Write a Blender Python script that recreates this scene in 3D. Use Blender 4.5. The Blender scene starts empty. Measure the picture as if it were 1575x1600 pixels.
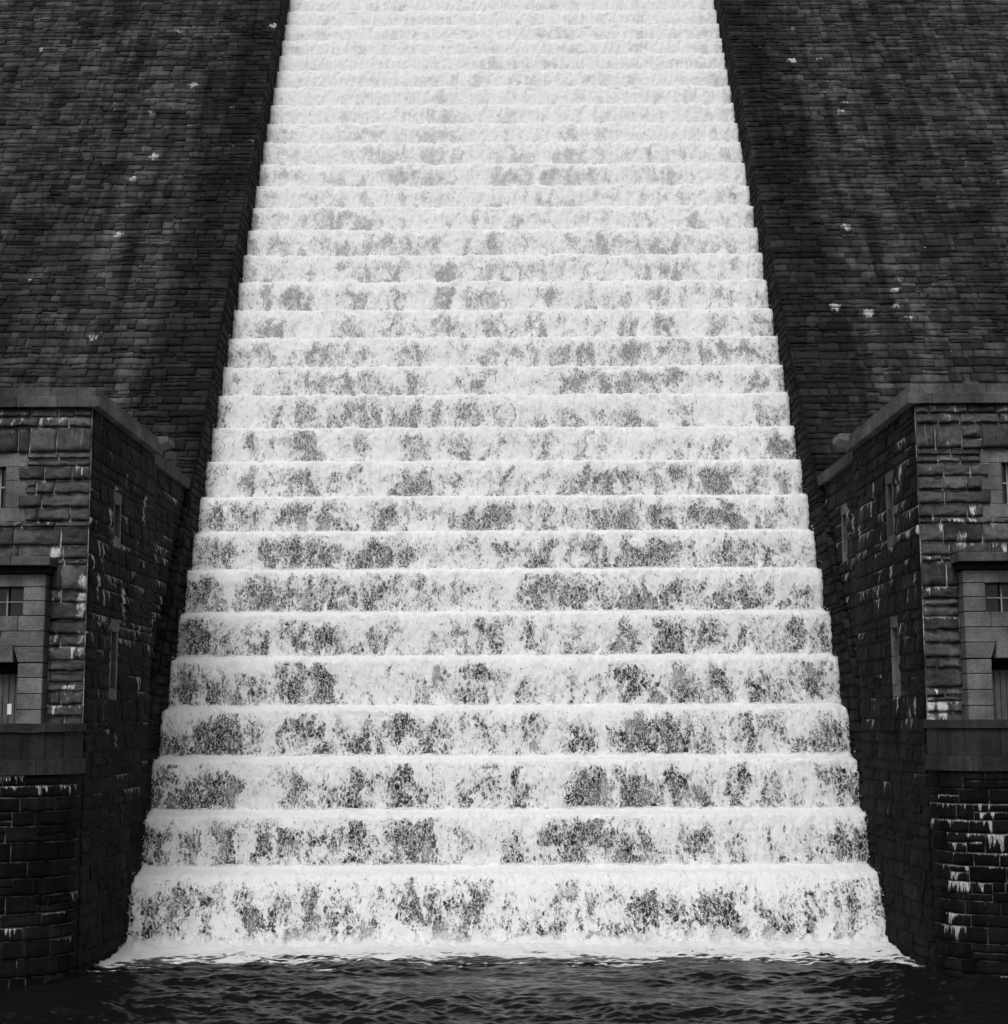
import bpy, math, random
import numpy as np

R = math.radians
random.seed(11)
C = bpy.context.scene.collection

# ---------------------------------------------------------------- frame of the place
F_PX = 2437.0                    # focal length in pixels of the 1575x1600 photograph
TH = math.atan(330 / F_PX)       # upward tilt of the camera
CAM_Z = 5.6                      # camera height above the pool
PHI = math.atan(1 / 0.708)       # slope of the dam's downstream face
XW = 9.72                        # half width of the spillway channel
XT = 9.65                        # inner wall of each tower
YT = 36.0                        # front of the towers
YF = 38.85                        # foot of the masonry wings


def z_at(y, Y):                  # height of a photograph row on the vertical plane at distance Y
    return CAM_Z + Y * math.tan(TH + math.atan((800 - y) / F_PX))


def lip_at(y):                   # the step lip seen at row y, on the line of the spillway slope
    k = math.tan(TH + math.atan((800 - y) / F_PX))
    Y = (40 + 0.708 * (CAM_Z + 0.24)) / (1 - 0.708 * k)
    return Y, CAM_Z + k * Y


# ---------------------------------------------------------------- numpy noise
_rs = np.random.RandomState(5)
_perm = _rs.permutation(256)
_perm = np.concatenate([_perm, _perm, _perm])
_grad = _rs.normal(size=(256, 3))
_grad /= np.linalg.norm(_grad, axis=1)[:, None]


def perlin(x, y, z):
    x, y, z = np.broadcast_arrays(np.asarray(x, float), np.asarray(y, float), np.asarray(z, float))
    xi, yi, zi = np.floor(x).astype(int), np.floor(y).astype(int), np.floor(z).astype(int)
    xf, yf, zf = x - xi, y - yi, z - zi
    f = lambda t: t * t * t * (t * (t * 6 - 15) + 10)
    u, v, w = f(xf), f(yf), f(zf)

    def g(i, j, k):
        h = _perm[_perm[_perm[(xi + i) & 255] + ((yi + j) & 255)] + ((zi + k) & 255)]
        gg = _grad[h]
        return gg[..., 0] * (xf - i) + gg[..., 1] * (yf - j) + gg[..., 2] * (zf - k)
    l = lambda a, b, t: a + t * (b - a)
    return l(l(l(g(0, 0, 0), g(1, 0, 0), u), l(g(0, 1, 0), g(1, 1, 0), u), v),
             l(l(g(0, 0, 1), g(1, 0, 1), u), l(g(0, 1, 1), g(1, 1, 1), u), v), w)


def fbm(x, y, z, o=3, gain=0.5):
    s, a = 0, 1.0
    x, y, z = np.asarray(x, float), np.asarray(y, float), np.asarray(z, float)
    for i in range(o):
        s = s + a * perlin(x * 2 ** i + 13.7 * i, y * 2 ** i + 7.1 * i, z + 3.3 * i)
        a *= gain
    return s


def sstep(a, b, x):
    t = np.clip((x - a) / (b - a), 0, 1)
    return t * t * (3 - 2 * t)


# ---------------------------------------------------------------- object helpers
def link(o, parent=None):
    C.objects.link(o)
    if parent is not None:
        o.parent = parent
    return o


def mesh_np(name, verts, quads, mat, parent=None, attrs=None, smooth=True, tris=None):
    verts = np.asarray(verts, np.float32)
    if parent is not None:
        off = np.zeros(3)
        p = parent
        while p is not None:
            off += np.array(p.location)
            p = p.parent
        verts = verts - off.astype(np.float32)
    me = bpy.data.meshes.new(name)
    me.vertices.add(len(verts))
    me.vertices.foreach_set('co', verts.ravel())
    loops, starts, n = [], [], 0
    if quads is not None and len(quads):
        q = np.asarray(quads, np.int32)
        loops.append(q.ravel()); starts.append(np.arange(len(q)) * 4); n = len(q) * 4
    if tris is not None and len(tris):
        t = np.asarray(tris, np.int32)
        loops.append(t.ravel()); starts.append(np.arange(len(t)) * 3 + n)
    loops = np.concatenate(loops).astype(np.int32)
    starts = np.concatenate(starts).astype(np.int32)
    me.loops.add(len(loops))
    me.loops.foreach_set('vertex_index', loops)
    me.polygons.add(len(starts))
    me.polygons.foreach_set('loop_start', starts)
    me.update(calc_edges=True)
    me.polygons.foreach_set('use_smooth', np.full(len(starts), smooth))
    for k, a in (attrs or {}).items():
        a = np.asarray(a, np.float32)
        if a.ndim == 1:
            at = me.attributes.new(k, 'FLOAT', 'POINT'); at.data.foreach_set('value', a)
        else:
            at = me.attributes.new(k, 'FLOAT_VECTOR', 'POINT'); at.data.foreach_set('vector', a.ravel())
    me.validate()
    me.materials.append(mat)
    return link(bpy.data.objects.new(name, me), parent)


def grid_quads(nr, nc, off=0):
    i = np.arange(nr - 1)[:, None] * nc + np.arange(nc - 1)[None, :] + off
    return np.stack([i, i + 1, i + nc + 1, i + nc], -1).reshape(-1, 4)


class Boxes:
    """bevelled blocks collected into one mesh"""
    def __init__(s):
        s.v, s.q, s.t, s.a = [], [], [], []

    def box(s, x0, x1, y0, y1, z0, z1, b=0.012, tone=None, taper=None):
        x0, x1 = min(x0, x1), max(x0, x1)
        b = min(b, (x1 - x0) * .3, (y1 - y0) * .3, (z1 - z0) * .3)
        n0 = len(s.v)
        idx = {}
        for i, (xa, sx) in enumerate(((x0, 1), (x1, -1))):
            for j, (ya, sy) in enumerate(((y0, 1), (y1, -1))):
                for k, (za, sz) in enumerate(((z0, 1), (z1, -1))):
                    for ax in range(3):
                        p = [xa + sx * b, ya + sy * b, za + sz * b]
                        p[ax] = (xa, ya, za)[ax]
                        idx[(i, j, k, ax)] = len(s.v)
                        s.v.append(p)
        t = random.random() if tone is None else tone
        s.a += [t] * 24
        I = idx
        for a in (0, 1):
            s.q.append([I[(a, 0, 0, 0)], I[(a, 1, 0, 0)], I[(a, 1, 1, 0)], I[(a, 0, 1, 0)]])
            s.q.append([I[(0, a, 0, 1)], I[(1, a, 0, 1)], I[(1, a, 1, 1)], I[(0, a, 1, 1)]])
            s.q.append([I[(0, 0, a, 2)], I[(1, 0, a, 2)], I[(1, 1, a, 2)], I[(0, 1, a, 2)]])
            for c in (0, 1):
                s.q.append([I[(a, c, 0, 0)], I[(a, c, 1, 0)], I[(a, c, 1, 1)], I[(a, c, 0, 1)]])
                s.q.append([I[(a, 0, c, 0)], I[(a, 1, c, 0)], I[(a, 1, c, 2)], I[(a, 0, c, 2)]])
                s.q.append([I[(0, a, c, 1)], I[(1, a, c, 1)], I[(1, a, c, 2)], I[(0, a, c, 2)]])
                for d in (0, 1):
                    s.t.append([I[(a, c, d, 0)], I[(a, c, d, 1)], I[(a, c, d, 2)]])
        return n0

    def build(s, name, mat, parent=None):
        v = np.array(s.v)
        a = np.array(s.a)
        attrs = {'wall': np.stack([v[:, 0] + v[:, 1] * .7, v[:, 2], a], -1),
                 'stain': np.stack([a, np.zeros_like(a), np.zeros_like(a)], -1)}
        o = mesh_np(name, v, s.q, mat, parent, attrs, smooth=False, tris=s.t)
        import bmesh
        bm = bmesh.new(); bm.from_mesh(o.data)
        bmesh.ops.recalc_face_normals(bm, faces=bm.faces)
        bm.to_mesh(o.data); bm.free()
        return o


def prism(name, poly, y0, y1, mat, parent):
    """outline (x, z) given depth from y0 to y1"""
    n = len(poly)
    v = [(x, y0, z) for x, z in poly] + [(x, y1, z) for x, z in poly]
    me = bpy.data.meshes.new(name)
    off = np.zeros(3)
    p = parent
    while p is not None:
        off += np.array(p.location); p = p.parent
    v = [tuple(np.array(c) - off) for c in v]
    f = [list(range(n)), list(range(n, 2 * n))[::-1]] + [[i, (i + 1) % n, n + (i + 1) % n, n + i] for i in range(n)]
    me.from_pydata(v, [], f)
    me.update()
    import bmesh
    bm = bmesh.new(); bm.from_mesh(me)
    bmesh.ops.recalc_face_normals(bm, faces=bm.faces)
    bmesh.ops.bevel(bm, geom=bm.edges[:], offset=.012, segments=1, affect='EDGES')
    bm.to_mesh(me); bm.free()
    at = me.attributes.new('stain', 'FLOAT_VECTOR', 'POINT')
    t = random.random()
    for d in at.data: d.vector = (t, 0, 0)
    me.materials.append(mat)
    return link(bpy.data.objects.new(name, me), parent)


def empty(name, loc, label, cat, group=None):
    o = bpy.data.objects.new(name, None)
    C.objects.link(o)
    o.location = loc
    o['label'] = label
    o['category'] = cat
    if group: o['group'] = group
    return o


# ---------------------------------------------------------------- material helpers
class NT:
    def __init__(s, name):
        s.m = bpy.data.materials.new(name)
        s.m.use_nodes = True
        s.t = s.m.node_tree
        s.t.nodes.clear()
        s.out = s.t.nodes.new('ShaderNodeOutputMaterial')

    def n(s, kind, **kw):
        nd = s.t.nodes.new(kind)
        for k, v in kw.items(): setattr(nd, k, v)
        return nd

    def put(s, sock, v):
        if hasattr(v, 'is_output') or isinstance(v, bpy.types.NodeSocket): s.t.links.new(v, sock)
        else: sock.default_value = v

    def m_(s, op, a, b=0.0, c=0.0, clamp=False):
        nd = s.n('ShaderNodeMath', operation=op, use_clamp=clamp)
        s.put(nd.inputs[0], a); s.put(nd.inputs[1], b); s.put(nd.inputs[2], c)
        return nd.outputs[0]

    def add(s, a, b): return s.m_('ADD', a, b)
    def sub(s, a, b): return s.m_('SUBTRACT', a, b)
    def mul(s, a, b): return s.m_('MULTIPLY', a, b)

    def step(s, x, a, b, lo=0.0, hi=1.0, smooth=True):
        nd = s.n('ShaderNodeMapRange', interpolation_type='SMOOTHSTEP' if smooth else 'LINEAR')
        s.put(nd.inputs['Value'], x); s.put(nd.inputs['From Min'], a); s.put(nd.inputs['From Max'], b)
        s.put(nd.inputs['To Min'], lo); s.put(nd.inputs['To Max'], hi)
        return nd.outputs['Result']

    def attr(s, name, out='Vector'):
        return s.n('ShaderNodeAttribute', attribute_name=name).outputs[out]

    def xyz(s, v):
        nd = s.n('ShaderNodeSeparateXYZ'); s.put(nd.inputs[0], v)
        return nd.outputs[0], nd.outputs[1], nd.outputs[2]

    def vec(s, x, y, z):
        nd = s.n('ShaderNodeCombineXYZ')
        for i, v in enumerate((x, y, z)): s.put(nd.inputs[i], v)
        return nd.outputs[0]

    def noise(s, v, scale=1.0, detail=2.0, rough=0.5, dist=0.0):
        nd = s.n('ShaderNodeTexNoise')
        s.put(nd.inputs['Vector'], v)
        nd.inputs['Scale'].default_value = scale; nd.inputs['Detail'].default_value = detail
        nd.inputs['Roughness'].default_value = rough; nd.inputs['Distortion'].default_value = dist
        return nd.outputs[0]

    def voro(s, v, scale, feature='DISTANCE_TO_EDGE'):
        nd = s.n('ShaderNodeTexVoronoi', feature=feature)
        s.put(nd.inputs['Vector'], v); nd.inputs['Scale'].default_value = scale
        return nd.outputs['Distance']

    def mixc(s, f, a, b):
        nd = s.n('ShaderNodeMix', data_type='FLOAT')
        s.put(nd.inputs[0], f); s.put(nd.inputs[2], a); s.put(nd.inputs[3], b)
        return nd.outputs[0]

    def grey(s, v, tint=(1.0, 1.0, 1.0)):
        nd = s.n('ShaderNodeCombineColor')
        for i in range(3): s.put(nd.inputs[i], s.mul(v, tint[i]))
        return nd.outputs[0]

    def bsdf(s, col, rough=.7, spec=.3, normal=None):
        nd = s.n('ShaderNodeBsdfPrincipled')
        s.put(nd.inputs['Base Color'], col); s.put(nd.inputs['Roughness'], rough)
        nd.inputs['Specular IOR Level'].default_value = spec
        if normal is not None: s.put(nd.inputs['Normal'], normal)
        return nd.outputs[0]

    def bump(s, h, strength=.5, dist=.02):
        nd = s.n('ShaderNodeBump')
        nd.inputs['Strength'].default_value = strength; nd.inputs['Distance'].default_value = dist
        s.put(nd.inputs['Height'], h)
        return nd.outputs[0]

    def end(s, sh):
        s.t.links.new(sh, s.out.inputs['Surface'])
        return s.m


TINT = (0.985, 1.0, 1.005)


def stone_mat(name, lo, hi, spread=1.0, drip=1.0, dripcol=.5, rough=.75, wet=False, streak=.35, spec=.25, lime=0.0, mortar=.4):
    s = NT(name)
    wu, wv, wr = s.xyz(s.attr('wall'))
    tone, da, vd = s.xyz(s.attr('stain'))
    pos = s.n('ShaderNodeNewGeometry').outputs['Position']
    px, py, pz = s.xyz(pos)
    # stone to stone tone, grain inside a stone
    grain = s.noise(pos, 9.0, 5.0, .65)
    patch = s.noise(pos, 2.3, 3.0, .6)
    t = s.add(s.mul(tone, .70), s.add(s.mul(grain, .45), s.mul(patch, .35)))
    t = s.step(t, .25, 1.1, smooth=False)
    col = s.mixc(t, lo, hi)
    pit = s.noise(pos, 28.0, 4.0, .7)
    col = s.mul(col, s.step(pit, .3, .7, .62, 1.38, smooth=False))
    blot = s.noise(pos, .9, 5.0, .7)
    col = s.mul(col, s.step(blot, .36, .66, .62, 1.30))
    ismort = s.step(tone, 1.4, 1.5)
    mv = s.step(s.noise(pos, 1.7, 4.0, .7), .36, .58, .05, mortar)
    col = s.mixc(ismort, col, mv)
    # long weather streaks running down the wall
    sv = s.vec(s.mul(wu, 1.0), s.mul(wv, .045), 3.0)
    st = s.noise(sv, .55, 4.0, .6)
    sv2 = s.vec(s.mul(wu, 1.0), s.mul(wv, .05), 9.0)
    st2 = s.noise(sv2, 2.6, 3.0, .6)
    sm = s.add(s.mul(st, .55), s.mul(st2, .45))
    f = s.step(sm, .38, .62, 1.0 - streak, 1.0 + .75 * streak)
    col = s.mul(col, f)
    if wet:
        # the zone beside the falling water stays soaked; ragged edge
        ax = s.m_('ABSOLUTE', px)
        dist = s.sub(ax, XW)
        edge = s.add(s.mul(s.noise(sv, .6, 4.0, .6), 8.0), s.mul(s.noise(pos, .35, 3.0, .5), 3.0))
        w = s.step(s.sub(dist, edge), -5.2, -1.2)
        col = s.mul(col, s.mixc(w, .40, 1.0))
    # lime drips below joints: a thin crust along the joint, and runs of uneven length
    un = s.vec(s.mul(wu, 6.5), s.mul(wv, .55), s.mul(wr, 57.0))
    dn = s.noise(un, 1.0, 4.0, .72)
    wide = s.noise(s.vec(s.mul(wu, 3.2), s.mul(wv, .4), s.mul(wr, 31.0)), 1.0, 2.0, .6)
    reach = s.mul(s.mul(da, drip), s.add(s.mul(s.step(dn, .47, .80), s.step(wide, .40, .68, .05, 1.25)), .03))
    fray = s.mul(s.sub(s.noise(s.vec(s.mul(wu, 30.0), s.mul(wv, 9.0), 1.0), 1.0, 3.0, .7), .5), .12)
    dm = s.step(s.sub(s.add(reach, fray), vd), -.01, .05)
    dm = s.mul(dm, s.step(s.noise(s.vec(s.mul(wu, 24.0), s.mul(wv, 5.0), 1.0), 1.0, 3.0, .65), .32, .60, .2, 1.0))
    dm = s.mul(dm, s.step(da, .03, .25))
    lm = s.attr('lime', 'Fac')
    lsh = s.add(lm, s.mul(s.sub(s.noise(s.vec(s.mul(wu, 9.0), s.mul(wv, 3.6), 4.0), 1.0, 5.0, .75), .5), 2.3))
    dm = s.m_('MAXIMUM', dm, s.mul(s.mul(s.step(lsh, .55, .95), s.step(lm, .05, .3)), s.step(pit, .3, .6, .45, 1.0)))
    col = s.mixc(s.m_('MULTIPLY', dm, .92, clamp=True), col, dripcol)
    if lime:
        ln = s.noise(s.vec(s.mul(wu, 7.0), s.mul(wv, .42), 77.0), 1.0, 5.0, .72)
        lz = s.noise(s.vec(s.mul(wu, .9), s.mul(wv, .7), 31.0), 1.0, 3.0, .6)
        lv = s.mul(s.mul(s.step(ln, .54, .70), s.step(lz, .50, .66)), s.step(pit, .35, .6, .3, 1.0))
        col = s.mixc(s.mul(lv, s.mul(lime, s.step(pz, 1.0, 6.5, .25, 1.0))), col, dripcol)
    bn = s.bump(s.add(s.noise(pos, 14.0, 6.0, .75), s.mul(s.noise(pos, 60.0, 2.0, .6), .4)), .85, .05)
    return s.end(s.bsdf(s.grey(col, TINT), rough, spec, bn))


def plain_mat(name, v, rough=.7, spec=.3, var=.25, scale=6.0, tint=TINT, metal=False):
    s = NT(name)
    pos = s.n('ShaderNodeNewGeometry').outputs['Position']
    n = s.noise(pos, scale, 5.0, .65)
    col = s.mul(s.step(n, .3, .7, 1 - var, 1 + var, smooth=False), v)
    return s.end(s.bsdf(s.grey(col, tint), rough, spec, s.bump(n, .3, .01)))


def foam_mat(name, mode):
    """white water: a lacy sheet with holes; mode 'fall' or 'apron'"""
    s = NT(name)
    u, a, k = s.xyz(s.attr('flow'))          # metres across, metres along the flow, tier number
    fall, opn, edge = s.xyz(s.attr('mask'))  # place along the fall, openness of the tier, metres from the side
    if mode == 'fall':
        kk = s.mul(k, 7.31)
        wa = s.mul(s.sub(s.noise(s.vec(s.mul(u, 1.6), s.mul(a, 1.5), kk), 1.0, 3.0, .6), .5), .9)
        wb = s.mul(s.sub(s.noise(s.vec(s.mul(a, 1.5), s.mul(u, 1.6), s.add(kk, 5.0)), 1.0, 3.0, .6), .5), 1.1)
        uw, aw = s.add(u, wa), s.add(a, wb)
        big = s.noise(s.vec(s.mul(uw, .95), s.mul(aw, .40), s.mul(k, .42)), 1.0, 3.0, .6)
        mid = s.noise(s.vec(s.mul(uw, 2.5), s.mul(aw, 1.25), kk), 1.0, 5.0, .66, .4)
        col = s.noise(s.vec(s.mul(uw, 4.6), s.mul(a, 1.0), kk), 1.0, 4.0, .66)
        O = s.add(s.add(s.mul(big, .62), s.mul(mid, .62)), s.sub(s.mul(col, .26), .14))       # mean about .61
        prof = s.step(fall, .0, .50)
        O = s.add(O, s.mul(s.sub(prof, 1.0), .12))
        O = s.add(O, s.mul(s.sub(opn, .5), .24))
        O = s.step(O, .595, .90, smooth=False)
        O = s.mul(O, s.step(fall, .02, .16))
        d1 = s.sub(s.noise(s.vec(u, s.mul(a, .7), kk), 5.0, 3.0, .65), .5)
        d2 = s.sub(s.noise(s.vec(a, u, s.add(kk, 2.0)), 5.5, 3.0, .65), .5)
        dv = s.vec(s.add(u, s.mul(d1, .24)), s.add(s.mul(a, .60), s.mul(d2, .24)), kk)
        v1 = s.voro(dv, 9.0)
        v2 = s.voro(dv, 21.0)
        lace = s.sub(1.0, s.add(s.mul(s.m_('MINIMUM', v1, .5), 1.2), s.mul(s.m_('MINIMUM', v2, .4), 1.1)))
        fine = s.noise(s.vec(u, s.mul(a, .6), kk), 19.0, 5.0, .75)
        grit = s.noise(s.vec(u, s.mul(a, .8), kk), 55.0, 2.0, .6)
        G = s.add(s.add(s.mul(lace, .50), s.mul(fine, .55)), s.mul(s.sub(grit, .5), .30))
        thr = s.add(s.step(O, 0.0, 1.0, .39, 1.0, smooth=False), s.mul(s.step(fall, -.1, .2), .035))
        soft = s.step(k, 1.0, 26.0, .15, .38, smooth=False)
        al = s.step(s.sub(G, thr), s.mul(soft, -1.25), s.mul(soft, .62))
        al = s.m_('MAXIMUM', al, s.step(s.add(fall, s.mul(s.sub(fine, .5), .16)), .11, .02))
        fil = s.mul(s.step(v1, .13, .03), s.step(fine, .40, .58))
        fil = s.m_('MAXIMUM', fil, s.mul(s.step(v2, .09, .02), s.step(d1, -.02, .14)))
        al = s.m_('MAXIMUM', al, s.mul(fil, .78))
        veil = s.noise(s.vec(s.mul(u, 1.7), s.mul(a, .9), s.add(kk, 3.0)), 1.0, 3.0, .55)
        al = s.m_('MAXIMUM', al, s.step(veil, .46, .78, 0.0, .5))
        floor = s.step(k, 5.0, 24.0, .0, .93, smooth=False)
        al = s.m_('MAXIMUM', al, s.m_('MULTIPLY', floor, s.step(s.add(s.mul(fine, .7), s.mul(grit, .3)), .36, .60, .55, 1.25, smooth=False), clamp=True))
        # ragged sides
        ev = s.add(s.mul(s.noise(s.vec(u, a, kk), 3.2, 4.0, .7), .24), s.mul(fine, .10))
        al = s.mul(al, s.step(s.sub(edge, ev), -.24, .02))
        hb = s.add(s.add(s.mul(fine, .8), s.mul(lace, .25)), s.mul(grit, .5))
        bn = s.bump(hb, .55, .045)
        thin = s.step(O, 0.0, .7, .95, .80)
    else:
        n1 = s.noise(s.vec(s.mul(u, .55), s.mul(a, 1.3), 1.0), 1.0, 4.0, .6)
        n2 = s.noise(s.vec(s.mul(u, 1.9), s.mul(a, 6.0), 5.0), 1.0, 5.0, .68, .6)
        lace = s.voro(s.vec(s.mul(u, .55), s.mul(a, 1.6), 2.0), 4.2)
        q = s.add(s.add(s.mul(s.sub(n1, .5), 1.9), s.mul(s.sub(n2, .5), 1.7)), s.sub(.78, s.mul(lace, .6)))
        al = s.step(s.sub(q, s.step(fall, .25, 1.0, .10, 1.02, smooth=False)), -.06, .12)
        hb = s.add(n2, s.noise(s.vec(s.mul(u, .6), s.mul(a, 1.5), 8.0), 11.0, 5.0, .75))
        bn = s.bump(hb, .6, .06)
        thin = .86
    dif = s.n('ShaderNodeBsdfDiffuse')
    s.put(dif.inputs['Color'], s.grey(thin, (.995, 1.0, 1.005)))
    s.put(dif.inputs['Normal'], bn)
    tl = s.n('ShaderNodeBsdfTranslucent')
    s.put(tl.inputs['Color'], (.9, .9, .9, 1)); s.put(tl.inputs['Normal'], bn)
    mx = s.n('ShaderNodeMixShader'); mx.inputs[0].default_value = .18
    s.t.links.new(dif.outputs[0], mx.inputs[1]); s.t.links.new(tl.outputs[0], mx.inputs[2])
    tr = s.n('ShaderNodeBsdfTransparent')
    mx2 = s.n('ShaderNodeMixShader')
    s.put(mx2.inputs[0], al)
    s.t.links.new(tr.outputs[0], mx2.inputs[1]); s.t.links.new(mx.outputs[0], mx2.inputs[2])
    return s.end(mx2.outputs[0])


def pool_mat():
    s = NT('pool_water')
    pos = s.n('ShaderNodeNewGeometry').outputs['Position']
    x, y, z = s.xyz(pos)
    n = s.noise(s.vec(x, s.mul(y, 1.6), 0.0), 7.0, 4.0, .6)
    nd = s.n('ShaderNodeBsdfPrincipled')
    nd.inputs['Base Color'].default_value = (.006, .0063, .0063, 1)
    nd.inputs['Roughness'].default_value = .10
    nd.inputs['Specular IOR Level'].default_value = .20
    nd.inputs['IOR'].default_value = 1.33
    s.put(nd.inputs['Normal'], s.bump(n, .35, .03))
    return s.end(nd.outputs[0])


M_DAM = stone_mat('dam_masonry', .008, .076, drip=.5, dripcol=.60, wet=True, streak=.54, spec=.09)
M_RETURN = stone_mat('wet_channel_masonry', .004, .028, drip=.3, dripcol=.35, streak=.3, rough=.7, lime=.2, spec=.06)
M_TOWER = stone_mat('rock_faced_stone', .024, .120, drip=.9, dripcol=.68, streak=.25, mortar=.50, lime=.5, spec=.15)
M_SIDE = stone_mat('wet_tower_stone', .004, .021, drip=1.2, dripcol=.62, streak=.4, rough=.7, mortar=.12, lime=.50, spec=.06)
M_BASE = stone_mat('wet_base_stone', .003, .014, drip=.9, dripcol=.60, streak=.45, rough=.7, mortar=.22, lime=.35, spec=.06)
M_ASHLAR = stone_mat('smooth_ashlar', .105, .180, drip=0, streak=.30)
M_TRIM = stone_mat('weathered_trim_stone', .050, .105, drip=0, streak=.45)
M_LEDGE = stone_mat('soaked_ledge_stone', .024, .062, drip=0, streak=.55)
M_COPING = stone_mat('dark_coping_stone', .022, .055, drip=0, streak=.4)  # wing coping only, darker than the cornice trim
M_SLIT = stone_mat('slit_surround_stone', .060, .16, drip=0, streak=.6)
M_DARK = plain_mat('dark_recess_and_shade', .012, .8, .2)
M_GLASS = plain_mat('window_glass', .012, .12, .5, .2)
M_FRAME = plain_mat('pale_window_bars', .24, .6, .3)
M_DOOR = plain_mat('grey_door_boards', .085, .7, .3, .4, 3.0)
M_PLATE = plain_mat('white_plate', .75, .5, .3, .05)
M_PIPE = plain_mat('iron_pipe', .10, .5, .4)
def step_mat():
    s = NT('wet_step_stone')
    pos = s.n('ShaderNodeNewGeometry').outputs['Position']
    x, y, z = s.xyz(pos)
    base = s.step(s.noise(pos, 3.0, 5.0, .65), .3, .7, .012, .035, smooth=False)
    run = s.noise(s.vec(s.mul(x, 7.0), y, s.mul(z, 1.3)), 1.0, 4.0, .7, .5)
    lace = s.voro(s.vec(x, y, s.mul(z, .7)), 13.0)
    f = s.sub(run, s.mul(lace, .5))
    col = s.mixc(s.step(f, .50, .66), base, .5)
    return s.end(s.bsdf(s.grey(col, TINT), .4, .35, s.bump(run, .4, .03)))


M_STEP = step_mat()
M_FOAM = foam_mat('white_water', 'fall')
M_APRON = foam_mat('foam_on_pool', 'apron')
M_SPRAY = plain_mat('spray_drops', .85, .7, .2, .03)
M_POOL = pool_mat()


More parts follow.
